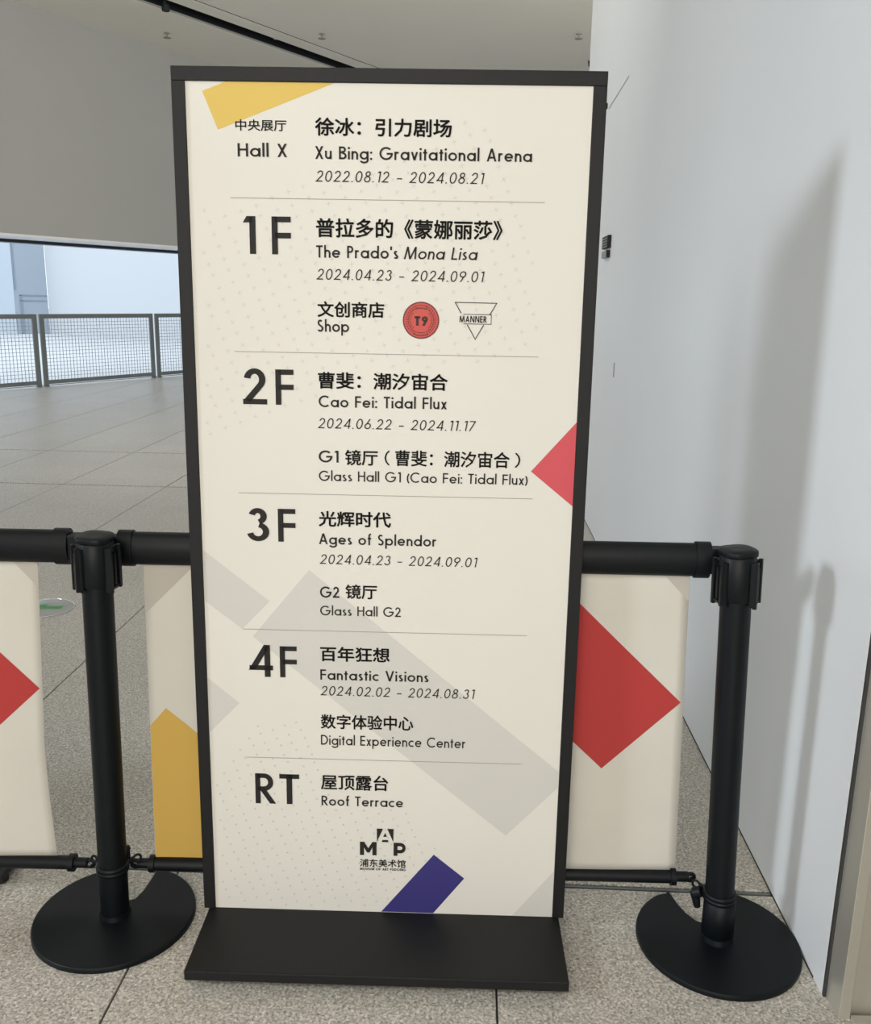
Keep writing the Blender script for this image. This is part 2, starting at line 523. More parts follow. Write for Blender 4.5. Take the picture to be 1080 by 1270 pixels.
def glyph(ch, w):
    """a geometric sans: strokes ('L', pts, closed) and slanted bars ('D', x0,y0,x1,y1); cap height 1"""
    h = w / 2
    X = 0.655
    r = X / 2 - h
    S = []
    L = lambda p, c=False: S.append(('L', p, c))
    D = lambda a, b, c, d: S.append(('D', a, b, c, d))
    cy = X / 2
    if ch == 'A': D(h * 1.1, 0, .37, 1); D(.74 - h * 1.1, 0, .37, 1); L([(.17, .3), (.57, .3)]); A = .74
    elif ch == 'B': L([(h, 0), (h, 1)]); L([(h, 1 - h), (.26, 1 - h)] + arc(.26, .77 - h / 4, .19, .23 - h * .75, 90, -90)[1:] + [(h, .54 - h / 2)]); L([(.26, .54 - h / 2)] + arc(.29, .27, .21, .27 - h, 90, -90)[1:] + [(h, h)]); A = .52 + h / 2
    elif ch == 'C': L(arc(.5, .5, .5 - h, .5 - h + .01, 48, 312, 26)); A = .86
    elif ch == 'D': L([(h, 0), (h, 1)]); L([(h, 1 - h), (.25, 1 - h)] + arc(.25, .5, .46 - h, .5 - h, 90, -90, 22)[1:] + [(h, h)]); A = .72
    elif ch == 'E': L([(h, 0), (h, 1)]); [L([(h, y), (.48, y)]) for y in (h, .52, 1 - h)]; A = .49
    elif ch == 'F': L([(h, 0), (h, 1)]); [L([(h, y), (.48, y)]) for y in (.5, 1 - h)]; A = .49
    elif ch == 'G': L(arc(.5, .5, .5 - h, .5 - h + .01, 45, 352, 28)); L([(.54, .5 - h * .2), (1.0, .5 - h * .2)]); A = 1.0
    elif ch == 'H': L([(h, 0), (h, 1)]); L([(.66 - h, 0), (.66 - h, 1)]); L([(h, .53), (.66 - h, .53)]); A = .66
    elif ch == 'L': L([(h, 0), (h, 1)]); L([(h, h), (.46, h)]); A = .46
    elif ch == 'M': D(h, 0, h + .1, 1); D(.95 - h, 0, .85 - h, 1); D(h + .1, 1, .475, 0); D(.85 - h, 1, .475, 0); A = .95
    elif ch == 'N': L([(h, 0), (h, 1)]); L([(.74 - h, 0), (.74 - h, 1)]); D(h * 1.3, 1, .74 - h * 1.3, 0); A = .74
    elif ch == 'O': L(arc(.5, .5, .5 - h, .5 - h + .01, 0, 360, 36)[:-1], True); A = 1.0
    elif ch == 'P': L([(h, 0), (h, 1)]); L([(h, 1 - h), (.24, 1 - h)] + arc(.24, .71, .25 - h, .29 - h, 90, -90)[1:] + [(h, .42 + h)]); A = .5
    elif ch == 'R': L([(h, 0), (h, 1)]); L([(h, 1 - h), (.26, 1 - h)] + arc(.26, .71, .27 - h, .29 - h, 90, -90)[1:] + [(h, .42 + h)]); D(.56 - h * .6, 0, .22, .47); A = .57
    elif ch == 'S': L(arc(.26, .735, .215 - h, .265 - h, 35, 235, 16) + arc(.26, .265, .26 - h, .275 - h, 68, -150, 20)); A = .54
    elif ch == 'T': L([(.26, 0), (.26, 1)]); L([(0, 1 - h), (.52, 1 - h)]); A = .52
    elif ch == 'U': L([(h, 1), (h, .3)] + arc(.33, .3, .33 - h, .3 - h, 180, 360)[1:] + [(.66 - h, 1)]); A = .66
    elif ch == 'V': D(h, 1, .36, 0); D(.72 - h, 1, .36, 0); A = .72
    elif ch == 'X': D(h * 1.2, 1, .62 - h * 1.2, 0); D(.62 - h * 1.2, 1, h * 1.2, 0); A = .62
    elif ch == 'a': L(arc(cy, cy, r, r, 0, 360, 26)[:-1], True); L([(X - h + .01, 0), (X - h + .01, X)]); A = X + .01
    elif ch == 'b': L(arc(cy, cy, r, r, 0, 360, 26)[:-1], True); L([(h - .01, 0), (h - .01, 1.04)]); A = X
    elif ch == 'd': L(arc(cy, cy, r, r, 0, 360, 26)[:-1], True); L([(X - h + .01, 0), (X - h + .01, 1.04)]); A = X + .01
    elif ch == 'p': L(arc(cy, cy, r, r, 0, 360, 26)[:-1], True); L([(h - .01, -.3), (h - .01, X)]); A = X
    elif ch == 'g': L(arc(cy, cy, r, r, 0, 360, 26)[:-1], True); L([(X - h + .01, X), (X - h + .01, -.03)] + arc(cy, -.05, r + .01, .25 - h, 0, -165)[1:]); A = X + .01
    elif ch == 'o': L(arc(cy, cy, r, r, 0, 360, 26)[:-1], True); A = X
    elif ch == 'c': L(arc(cy, cy, r, r, 50, 310, 20)); A = .55
    elif ch == 'e': L(arc(cy, cy, r, r, 8, 322, 22)); L([(h, cy), (X - h * .5, cy)]); A = X
    elif ch == 'f': L([(.15, 0), (.15, .86)] + arc(.29, .86, .14, .2 - h + .02, 180, 85, 8)[1:]); L([(.02, X - h * .6), (.31, X - h * .6)]); A = .31
    elif ch == 'h': L([(h, 0), (h, 1.04)]); L(arc(.25, .36, .25 - h, X - .36 - h, 180, 0) + [(.5 - h, 0)]); A = .5
    elif ch == 'n': L([(h, 0), (h, X)]); L(arc(.25, .36, .25 - h, X - .36 - h, 180, 0) + [(.5 - h, 0)]); A = .5
    elif ch == 'u': L([(h, X), (h, .28)] + arc(.25, .28, .25 - h, .28 - h, 180, 360)[1:]); L([(.5 - h, 0), (.5 - h, X)]); A = .5
    elif ch == 'i': L([(h, 0), (h, X)]); L(arc(h, .88, h * .66, h * .66, 0, 360, 10)[:-1], True); A = w
    elif ch == 'l': L([(h, 0), (h, 1.06)]); A = w
    elif ch == 'r': L([(h, 0), (h, X)]); L(arc(.22, .40, .22 - h, X - .40 - h, 180, 55, 10)); A = .34
    elif ch == 's': L(arc(.19, .485, .155 - h * .8, .17 - h, 40, 235, 12) + arc(.19, .17, .19 - h, .17 - h, 65, -150, 14)); A = .38
    elif ch == 't': L([(.15, 0), (.15, .88)]); L([(.0, X - h * .6), (.30, X - h * .6)]); A = .30
    elif ch == 'v': D(h, X, .26, 0); D(.52 - h, X, .26, 0); A = .52
    elif ch == 'x': D(h * 1.3, X, .5 - h * 1.3, 0); D(.5 - h * 1.3, X, h * 1.3, 0); A = .5
    elif ch == '0': L(arc(.28, .5, .28 - h, .5 - h + .01, 0, 360, 28)[:-1], True); A = .56
    elif ch == '1': L([(.25, 0), (.25, 1)]); S.append(('P', [(.02, .90 - h * .9), (.25, .90 - h * .9), (.25, 1), (.11, 1)])); A = .25 + h
    elif ch == '2': L(arc(.28, .70, .25 - h, .30 - h + .01, 172, -38, 18) + [(.10, h + .03)]); L([(.0, h), (.56, h)]); A = .57
    elif ch == '3': L(arc(.26, .755, .215 - h, .245 - h, 165, -80, 16)); L(arc(.26, .285, .265 - h, .285 - h, 82, -168, 20)); A = .53
    elif ch == '4': L([(.46, 0), (.46, .96)]); D(.06, .21, .46, 1.0); L([(.0, .21 + h), (.60, .21 + h)]); A = .60
    elif ch == '6': L(arc(.28, .30, .28 - h, .30 - h, 0, 360, 26)[:-1], True); D(.11 + h * .4, .42, .39, 1.0); A = .56
    elif ch == '7': L([(0, 1 - h), (.53, 1 - h)]); D(.12, 0, .50 - h * .4, 1 - h); A = .54
    elif ch == '8': L(arc(.27, .765, .22 - h, .245 - h, 0, 360, 22)[:-1], True); L(arc(.27, .28, .27 - h, .29 - h, 0, 360, 24)[:-1], True); A = .54
    elif ch == '9': L(arc(.28, .70, .28 - h, .30 - h, 0, 360, 26)[:-1], True); D(.17, 0, .45 - h * .4, .58); A = .56
    elif ch == '.': L(arc(.07, .05, .028, .028, 0, 360, 8)[:-1], True); A = .14
    elif ch == ':': L(arc(h, .07, h * .6, h * .6, 0, 360, 8)[:-1], True); L(arc(h, .55, h * .6, h * .6, 0, 360, 8)[:-1], True); A = w
    elif ch == '–': L([(.0, .36), (.42, .36)]); A = .42
    elif ch == "'": L([(h, .70), (h, 1)]); A = w
    elif ch == '(': L(arc(.62, .40, .62 - h, .72, 140, 220, 12)); A = .2
    elif ch == ')': L(arc(-.42, .40, .62 - h, .72, 40, -40, 12)); A = .2
    else: A = .33
    return S, A


def ribbon(pts, w, closed):
    n = len(pts)
    h = w / 2
    left, right = [], []
    for i in range(n):
        if closed:
            a, b, c = Vector(pts[i - 1]), Vector(pts[i]), Vector(pts[(i + 1) % n])
        else:
            a, b, c = Vector(pts[max(i - 1, 0)]), Vector(pts[i]), Vector(pts[min(i + 1, n - 1)])
        d1 = (b - a).normalized() if (b - a).length > 1e-9 else (c - b).normalized()
        d2 = (c - b).normalized() if (c - b).length > 1e-9 else d1
        nn = Vector((-d1.y - d2.y, d1.x + d2.x))
        if nn.length < 1e-6:
            nn = Vector((-d1.y, d1.x))
        nn.normalize()
        k = min(1.6, 1 / max(0.3, nn.dot(Vector((-d1.y, d1.x)))))
        left.append(b + nn * h * k)
        right.append(b - nn * h * k)
    fs = []
    m = n if closed else n - 1
    for i in range(m):
        j = (i + 1) % n
        fs.append((i, n + i, n + j, j))
    return [tuple(p) for p in left + right], fs


def latin(text, w, track):
    """2-D verts and faces of a line of text, cap height 1, from x = 0"""
    V, Fc = [], []
    x = 0.0
    for k, ch in enumerate(text):
        if ch == ' ':
            x += .31 + track
            continue
        S, A = glyph(ch, w)
        for s in S:
            if s[0] == 'L':
                ww = w * (1.3 if ch in '.:' or (ch == 'i' and s[2]) else 1)
                vs, fs = ribbon(s[1], ww, s[2])
                if ch in '.:' or (ch == 'i' and s[2]):            # dots are filled
                    n = len(s[1])
                    c0 = Vector((sum(p[0] for p in s[1]) / n, sum(p[1] for p in s[1]) / n))
                    vs = [tuple(c0 + (Vector(p) - c0).normalized() * (w * .62)) for p in s[1]]
                    fs = [tuple(range(n))]
            elif s[0] == 'D':
                _, ax, ay, bx, by = s
                if by < ay:
                    ax, ay, bx, by = bx, by, ax, ay
                ln = math.hypot(bx - ax, by - ay)
                e = w / 2 * ln / (by - ay)
                vs = [(ax - e, ay), (ax + e, ay), (bx + e, by), (bx - e, by)]
                fs = [(0, 1, 2, 3)]
            else:
                vs, fs = s[1], [tuple(range(len(s[1])))]
            o = len(V)
            V += [(p[0] + x, p[1]) for p in vs]
            Fc += [tuple(i + o for i in f) for f in fs]
        x += A + track
    return V, Fc


_dg = None
def cjk(text, weight):
    c = bpy.data.curves.new('print', 'FONT')
    c.body = text
    c.resolution_u = 2
    o = bpy.data.objects.new('print', c)
    C.objects.link(o)
    dg = bpy.context.evaluated_depsgraph_get()
    me = bpy.data.meshes.new_from_object(o.evaluated_get(dg))
    B = [(v.co.x, v.co.y) for v in me.vertices]
    Q = [tuple(p.vertices) for p in me.polygons]
    V, Fc = [], []
    for dx, dy in ((-1, 0), (1, 0), (0, 1), (0, -1), (.7, .7), (-.7, .7), (.7, -.7), (-.7, -.7)) if weight else ((0, 0),):
        n = len(V)                            # the strokes are thickened by laying the outline down shifted
        V += [(x + dx * weight, y + dy * weight) for x, y in B]
        Fc += [tuple(k + n for k in f) for f in Q]
    bpy.data.objects.remove(o)
    bpy.data.curves.remove(c)
    bpy.data.meshes.remove(me)
    return V, Fc


def fit_text(V, x0, x1, z0, hh, y, slant=0.0, full_box=False):
    """lay text into the box x0..x1, baseline z0, cap height hh on the plane y"""
    if full_box:
        ys = [p[1] for p in V]
        lo, hi = min(ys), max(ys)
        V = [(p[0], (p[1] - lo) / (hi - lo)) for p in V]
    if slant:
        asp = 1.0
        V = [(p[0] + slant * p[1], p[1]) for p in V]
    xs = [p[0] for p in V]
    a, b = min(xs), max(xs)
    k = (x1 - x0) / (b - a)
    return [(x0 + (p[0] - a) * k, y, z0 + p[1] * hh) for p in V]


# ------------------------------------------------------------------ the directory sign
sc = 0.988                                   # the sign stands 16 mm off the floor on rubber pads
LIFT = EYE * (1 - sc)
sign = thing('directory_sign', 'tall black framed floor directory with cream printed panel listing museum exhibitions', 'sign',
             (-0.1006 * sc, 1.7494 * sc, 0), -0.0173)
TB = 0.0224
TILT = -0.0212


def sgn(o):
    """geometry below is drawn at measured size; bring it to the sign's place"""
    o.scale = (sc, sc, sc)
    o.location = (0, 0, LIFT + TB * sc)
    o.rotation_euler = (TILT, 0, 0)
    return o


W2, HS, FT, FD = 0.4, 1.7627 - TB, 0.0248, 0.0125
for s in (-1, 1):
    x0, x1 = (-W2, -W2 + FT) if s < 0 else (W2 - FT, W2)
    sgn(MB().cbox((x0, 0, -0.0), (x1, FD, HS - FT - 0.0004), 0.0012).build('frame_stile', 'sign_black', sign))
sgn(MB().cbox((-W2, 0, HS - FT), (W2, FD, HS), 0.0012).build('frame_top_rail', 'sign_black', sign))
sgn(MB().tube((W2 - .0005, .0062, HS - .058), (W2 + .0022, .0062, HS - .058), 0.0055, 12).build('frame_screw', 'sign_black', sign))
sgn(MB().box((-W2 + FT, FD - .003, -.0), (W2 - FT, FD - .0005, HS - FT)).build('back_board', 'sign_black', sign))
panel = sgn(MB().box((-W2 + FT + .0003, 0.004, 0.0), (W2 - FT - .0003, FD - .0035, HS - FT - .0005)).build('printed_panel', 'paper', sign))
panel['label'] = 'cream printed panel with black lettering'
base = MB().cbox((-0.3895 * sc, -0.1938 * sc, LIFT), (0.3895 * sc, 0.115, LIFT + TB * sc), 0.0025).build('base_plate', 'sign_black', sign)
for x in (-.35, .35):
    for y in (-.125, .08):
        MB().lathe([(.014, 0), (.016, .004), (.016, LIFT)], 14, (x, y)).build('rubber_foot', 'rubber', sign)

PY = 0.0040


def on_panel(name, V, Fc, m, lift=0.0003, label=None):
    mb = MB()
    mb.add([(p[0], PY - lift, p[2]) if len(p) == 3 else (p[0], PY - lift, p[1]) for p in V], Fc)
    o = mb.build(name, m, panel)
    if label:
        o['label'] = label
    return o


def shape(name, poly, m, lift=0.0002, label=None):
    return on_panel(name, poly, [tuple(range(len(poly)))], m, lift, label)


PX0, PX1, PZ1 = -.3750, .3750, HS - FT - .0007
shape('printed_band', [(-.3438, 1.6983), (-.3165, 1.6317), (-.0985, PZ1), (-.3000, PZ1)], 'yellow', label='yellow slanted band at the top corner')
shape('printed_triangle', [(.2888, 1.0011), (PX1, .9316), (PX1, 1.1010)], 'red', label='red triangle at the right edge')
shape('printed_band', [(-.0050, .001), (.1110, .001), (.1779, .0895), (.1098, .1459)], 'blue', label='navy blue band at the bottom')
shape('printed_band', [(-.1569, .7871), (-.2765, .6407), (.2655, .1966), (PX1, .3150), (PX1, .3500)], 'grey', label='pale grey diagonal band')
shape('printed_band', [(PX0, .8255), (PX0, .7165), (-.2976, .6568), (-.2391, .7181)], 'grey', label='pale grey band end at the left edge')
shape('printed_triangle', [(PX0, .5470), (PX0, .4210), (-.3083, .4909)], 'grey', label='small pale grey point at the left edge')
shape('printed_triangle', [(.2870, .001), (PX1, .001), (PX1, .1145)], 'grey', label='pale grey corner at bottom right')
for z in (1.5110, 1.2255, .9450, .6560, .3665):
    shape('divider_line', [(-.2970, z), (.2945, z), (.2945, z + .0011), (-.2970, z + .0011)], 'rule', 0.0006)


def inside(p, poly):
    c = False
    for i in range(len(poly)):
        a, b = poly[i], poly[i - 1]
        if (a[1] > p[1]) != (b[1] > p[1]) and p[0] < (b[0] - a[0]) * (p[1] - a[1]) / (b[1] - a[1]) + a[0]:
            c = not c
    return c


zone1 = [(-.3512, 1.4886), (-.0614, 1.5576), (.1614, 1.659), (.2061, 1.6526), (.3106, 1.2917), (.2509, 1.2296), (.0012, 1.1785), (-.0936, 1.1453), (-.2865, 1.062), (-.3600, 1.0527)]
zone2 = [(-.2691, .442), (-.1827, .4628), (-.0805, .259), (.0243, .2813), (.1498, .1101), (.0803, .0078), (-.3609, .0125), (-.3625, .3271)]
V, Fc = [], []
rnd = random.Random(3)
for zi, (zone, arm, k) in enumerate(((zone1, .0048, 1.0), (zone2, .0026, .86))):
    tw = .00042 if zi == 0 else .0007
    for i in range(-60, 60):
        for j in range(-90, 90):
            x = i * .0387 * k + j * .0087 * k + rnd.uniform(-.002, .002)
            z = 0.8 - i * .0100 * k - j * .0215 * k + rnd.uniform(-.002, .002)
            if not inside((x, z), zone) or abs(x) > .368:
                continue
            a0 = rnd.uniform(-.25, .25) + (0.4 if zi == 0 else .785)
            for q in range(2):
                a = a0 + q * PI / 2
                dx, dz = math.cos(a) * arm, math.sin(a) * arm
                tx, tz = -math.sin(a) * tw, math.cos(a) * tw
                o = len(V)
                V += [(x - dx - tx, z - dz - tz), (x - dx + tx, z - dz + tz), (x + dx + tx, z + dz + tz), (x + dx - tx, z + dz - tz)]
                Fc.append((o, o + 1, o + 2, o + 3))
crosses = on_panel('cross_pattern', V, Fc, 'cross', 0.00012)
crosses['kind'] = 'stuff'
crosses['label'] = 'faint scattered grey crosses'

XT = -.1358
TEXT = [
    ('C', '中央展厅', -.2838, -.1889, 1.6304, .0198, .012, 0), ('L', 'Hall X', -.2808, -.1885, 1.5851, .0234, .14, 0),
    ('C', '徐冰：引力剧场', XT, .1177, 1.6234, .0320, .022, 0), ('L', 'Xu Bing: Gravitational Arena', XT, .2676, 1.5828, .0226, .145, 0),
    ('L', '2022.08.12 – 2024.08.21', XT, .1806, 1.5428, .0196, .10, 1),
    ('L', '1', -.2745, -.2505, 1.4100, .0690, .150, 0), ('L', 'F', -.2200, -.1835, 1.4100, .0690, .150, 0),
    ('C', '普拉多的《蒙娜丽莎》', XT, .2174, 1.4423, .0354, .022, 0), ('L', "The Prado's", XT, .0207, 1.4053, .0226, .145, 0),
    ('L', 'Mona Lisa', .0312, .1720, 1.4053, .0226, .13, 1), ('L', '2024.04.23 – 2024.09.01', XT, .1857, 1.3648, .0199, .10, 1),
    ('C', '文创商店', -.1345, -.0053, 1.2945, .0300, .022, 0), ('L', 'Shop', -.1345, -.0734, 1.2669, .0230, .145, 0),
    ('L', '2', -.2831, -.2354, 1.1240, .0695, .150, 0), ('L', 'F', -.2185, -.1827, 1.1240, .0690, .150, 0),
    ('C', '曹斐：潮汐宙合', XT + .001, .1197, 1.1571, .0330, .022, 0), ('L', 'Cao Fei: Tidal Flux', XT + .002, .1187, 1.1212, .0226, .145, 0),
    ('L', '2024.06.22 – 2024.11.17', XT, .1770, 1.0793, .0200, .10, 1),
    ('L', 'G1', XT + .001, -.0951, 1.0110, .0238, .15, 0), ('C', '镜厅', -.0822, -.0165, 1.0060, .0315, .018, 0),
    ('C', '（', -.0034, .0071, 1.0074, .0300, .006, 0), ('C', '曹斐：潮汐宙合', .0179, .2457, 1.0064, .0325, .018, 0), ('C', '）', .2560, .2672, 1.0080, .0300, .006, 0),
    ('L', 'Glass Hall G1 (Cao Fei: Tidal Flux)', XT + .001, .2830, .9735, .0206, .13, 0),
    ('L', '3', -.2822, -.2370, .8458, .0690, .150, 0), ('L', 'F', -.2188, -.1832, .8458, .0685, .150, 0),
    ('C', '光辉时代', XT, .0107, .8794, .0325, .022, 0), ('L', 'Ages of Splendor', XT, .1032, .8425, .0226, .145, 0),
    ('L', '2024.04.23 – 2024.09.01', XT + .001, .1877, .8010, .0202, .10, 1),
    ('L', 'G2', XT + .001, -.0949, .7291, .0236, .15, 0), ('C', '镜厅', -.0824, -.0172, .7274, .0312, .018, 0),
    ('L', 'Glass Hall G2', XT + .001, .0321, .6908, .0206, .13, 0),
    ('L', '4', -.2867, -.2352, .5518, .0710, .150, 0), ('L', 'F', -.2205, -.1848, .5518, .0690, .150, 0),
    ('C', '百年狂想', XT, .0101, .5897, .0331, .022, 0), ('L', 'Fantastic Visions', XT, .0920, .5486, .0230, .145, 0),
    ('L', '2024.02.02 – 2024.08.31', XT, .1902, .5135, .0210, .10, 1),
    ('C', '数字体验中心', XT, .0612, .4373, .0335, .018, 0), ('L', 'Digital Experience Center', XT, .1731, .4005, .0228, .13, 0),
    ('L', 'R', -.2792, -.2348, .2588, .0710, .150, 0), ('L', 'T', -.2267, -.1837, .2588, .0706, .150, 0),
    ('C', '屋顶露台', XT - .001, .0088, .2954, .0361, .018, 0), ('L', 'Roof Terrace', XT, .0411, .2580, .0230, .14, 0),
    ('C', '浦东美术馆', -.0525, .0485, .1120, .0193, .016, 0), ('L', 'MUSEUM OF ART PUDONG', -.0525, .0486, .1040, .0058, .19, 0),
    ('L', 'MANNER', .1395, .1926, 1.2894, .0122, .17, 0),
]
for kind, text, x0, x1, z0, hh, wt, it in TEXT:
    if kind == 'C':
        V, Fc = cjk(text, wt)
        P = fit_text(V, x0, x1, z0, hh, 0, full_box=text not in '（）')
        if text in '（）':
            ys = [p[1] for p in V]
            P = [(p[0], 0, z0 + (v[1] - min(ys)) / (max(ys) - min(ys)) * hh) for p, v in zip(P, V)]
    else:
        V, Fc = latin(text, wt, (.17 if it and text[0] == '2' else .115))
        P = fit_text(V, x0, x1, z0, hh, 0, slant=.15 if it else 0)
    on_panel('lettering', P, Fc, 'ink', 0.0009)


def disc(cx, cz, rx, rz, n=48):
    return [(cx + rx * math.cos(2 * PI * i / n), cz + rz * math.sin(2 * PI * i / n)) for i in range(n)]


# round coral shop badge
bc, br = (.0656, 1.2917), .0352
shape('shop_badge', disc(*bc, br, br), 'badge', 0.0006, 'round coral red badge with maroon ring and T9')
V, Fc = ribbon(disc(*bc, br - .0013, br - .0013), .0026, True)
mbV, mbF = list(V), list(Fc)
def addp(V, F):
    o = len(mbV)
    mbV.extend(V); mbF.extend([tuple(i + o for i in f) for f in F])
rnd = random.Random(11)
for side in (-1, 1):                                     # wreath of leaves and small lines of type
    for k in range(15):
        a = math.radians(-62 + k * 9.2)
        for rr, ln in ((.0245, .0046), (.0285, .0040), (.0205, .0034)):
            if rr == .0205 and (k < 2 or k > 11): continue
            cx, cz = bc[0] + side * rr * math.cos(a), bc[1] + rr * math.sin(a)
            t = a + (.7 if rr > .021 else -.6) + rnd.uniform(-.3, .3)
            dx, dz = side * math.cos(t) * ln * .55, math.sin(t) * ln * .55
            ex_, ez_ = -side * math.sin(t) * ln * .34, math.cos(t) * ln * .34
            addp([(cx - dx, cz - dz), (cx + ex_, cz + ez_), (cx + dx, cz + dz), (cx - ex_, cz - ez_)], [(0, 1, 2, 3)])
for rr, a0, a1, w in ((.0282, 62, 118, .0018), (.0232, 66, 114, .0028), (.0288, 240, 300, .0034), (.0235, 250, 290, .0022)):
    n = 9
    for q in range(n):
        u0 = a0 + (a1 - a0) * q / n
        u1 = a0 + (a1 - a0) * (q + .72) / n
        v, f = ribbon(arc(bc[0], bc[1], rr, rr, u0, u1, 3), w, False)
        addp(v, f)
on_panel('badge_print', mbV, mbF, 'badge_dark', 0.0008)
V, Fc = latin('T9', .24, .12)
on_panel('badge_print', fit_text(V, .0530, .0790, 1.2815, .0180, 0), Fc, 'badge_ink', 0.0009)

# triangle logo of the coffee shop
mbV, mbF = [], []
TLp, TRp, BTp = (.1308, 1.3267), (.2105, 1.3262), (.1709, 1.2577)
def lerp(a, b, t): return (a[0] + (b[0] - a[0]) * t, a[1] + (b[1] - a[1]) * t)
for pts, w in (([lerp(TLp, BTp, .29), TLp, TRp, lerp(TRp, BTp, .33)], .0018), ([lerp(TLp, BTp, .60), BTp, lerp(TRp, BTp, .60)], .0018),
               ([(.1470, 1.3046), (.2008, 1.3046), (.2008, 1.2866), (.1470, 1.2866)], .0012)):
    addp(*ribbon(pts, w, False))
on_panel('shop_logo', mbV, mbF, 'ink', 0.0008)

# museum emblem: the black square cut by a pale letter
def em(*pts): return [(-.0156 + (x - 250) * .000261, .2057 - (y - 58) * .000288) for x, y in pts]
mbV, mbF = [], []
for q in (em((250, 58), (303, 58), (252, 168)), em((338, 58), (391, 58), (389, 168)), em((320, 92), (336, 126), (304, 126)), em((298, 152), (344, 152), (349, 170), (291, 170))):
    addp(q, [tuple(range(len(q)))])
for q in ([(0, 0), (.25, 0), (.25, 1), (0, 1)], [(.75, 0), (1, 0), (1, 1), (.75, 1)], [(.25, 1), (.25, .58), (.42, .20), (.5, .20), (.5, .52)], [(.75, 1), (.75, .58), (.58, .20), (.5, .20), (.5, .52)]):
    addp([(-.0525 + x * .0367, .1408 + y * .0322) for x, y in q], [tuple(range(len(q)))])
mP = lambda pts: [(.0215 + x * .0269, .1408 + y * .0318) for x, y in pts]
addp(mP([(0, 0), (.32, 0), (.32, 1), (0, 1)]), [(0, 1, 2, 3)])
v, f = ribbon([(.25, .87), (.52, .87)] + arc(.55, .60, .30, .27, 90, -90, 12) + [(.25, .33)], .26, False)
addp(mP(v), f)
on_panel('museum_emblem', mbV, mbF, 'ink', 0.0009)

# ------------------------------------------------------------------ stanchions
def notch(side):
    if side > 0:
        pts = [(-.067, .162), (-.058, .115), (-.046, .080), (-.030, .055), (-.008, .042), (.014, .048), (.025, .075), (.024, .12), (.020, .172)]
    else:
        pts = [(-.030, .172), (-.036, .12), (-.036, .08), (-.024, .052), (.0, .042), (.026, .052), (.036, .085), (.040, .12), (.043, .163)]
    return pts


def make_base(side, parent, z=0.0):
    R = .1735
    N = notch(side)
    a_l = math.atan2(N[0][1], N[0][0])
    a_r = math.atan2(N[-1][1], N[-1][0])
    out = []
    n = 72
    span = 2 * PI - (a_l - a_r)
    for i in range(1, n):                                   # around the rim, anticlockwise from the left lip
        a = a_l + span * i / n
        # lips of the notch are rounded off
        k = 1 - .05 * math.exp(-(i / 1.6) ** 2) - .05 * math.exp(-((n - i) / 1.6) ** 2)
        out.append((R * k * math.cos(a), R * k * math.sin(a)))
    poly = out + N[::-1]
    bm = bmesh.new()
    vs = [bm.verts.new((p[0], p[1], z)) for p in poly]
    f = bm.faces.new(vs)
    r = bmesh.ops.extrude_face_region(bm, geom=[f])
    tv = [e for e in r['geom'] if isinstance(e, bmesh.types.BMVert)]
    for v in tv:
        v.co.z = z + .012
    te = [e for e in bm.edges if e.verts[0] in tv and e.verts[1] in tv]
    bmesh.ops.bevel(bm, geom=te, offset=.0045, segments=3, affect='EDGES', profile=.5)
    bmesh.ops.recalc_face_normals(bm, faces=bm.faces)
    mb = MB()
    mb.bm(bm)
    return mb.build('base', 'post', parent)


def make_stanchion(side, label, loc, lean, slots, group):
    root = thing('stanchion', label, 'stanchion', loc, 0, group)
    make_base(side, root)
    lx, ly = lean
    H = .800
    def at(z): return Vector((lx * z / .885, ly * z / .885, z))
    MB().tube(at(.010), at(H), .0302, 32).build('post', 'post', root)
    MB().tube(at(.012), at(.024), .0345, 32, .0315).build('foot_collar', 'post', root)
    ang = math.radians(slots[0])
    Mx = Matrix.Translation(at(.79)) @ Matrix.Rotation(math.atan2(lx, .885), 4, 'Y') @ Matrix.Rotation(-math.atan2(ly, .885), 4, 'X')
    def put(mb, name, m):
        mb.v = [tuple(Mx @ Vector(p)) for p in mb.v]
        return mb.build(name, m, root)
    put(MB().lathe([(.0318, -.004), (.0352, 0), (.0352, .085), (.0340, .0865)], 36), 'head', 'plastic')
    # lid: a rounded hexagonal cap, slightly domed
    rings = []
    for r, z in ((.0338, .0866), (.0360, .0880), (.0362, .0960), (.0345, .0990), (.0150, .0996)):
        rings.append([(r * (1 + .06 * math.cos(4 * (a - ang))) * math.cos(a), r * (1 + .06 * math.cos(4 * (a - ang))) * math.sin(a), z)
                      for a in [2 * PI * i / 40 for i in range(40)]])
    put(MB().rings(rings), 'cap', 'plastic')
    for k, deg in enumerate(slots):
        a = math.radians(deg)
        mb = MB()
        R = Matrix.Rotation(a, 4, 'Z')
        def bx(x0, x1, y0, y1, z0, z1):
            b = MB().cbox((x0, y0, z0), (x1, y1, z1), .0012)
            mb.add([R @ Vector(p) for p in b.v], b.f)
        bx(.030, .0365, -.0205, .0205, -.012, .078)          # back plate
        bx(.036, .0440, -.0205, -.0125, -.014, .080)         # two guide rails
        bx(.036, .0440, .0125, .0205, -.010, .080)
        bx(.036, .0420, -.0125, .0125, -.008, -.002)         # stop
        bx(.0365, .0425, -.0035, .0035, .000, .066)          # spring tongue
        put(mb, 'belt_slot', 'plastic')
        p = R @ Vector((.0366, -.0085, .071))
        q = R @ Vector((.0375, -.0085, .071))
        if k == 0:
            put(MB().tube(p, q, .0013, 10), 'screw', 'chrome')
    return root


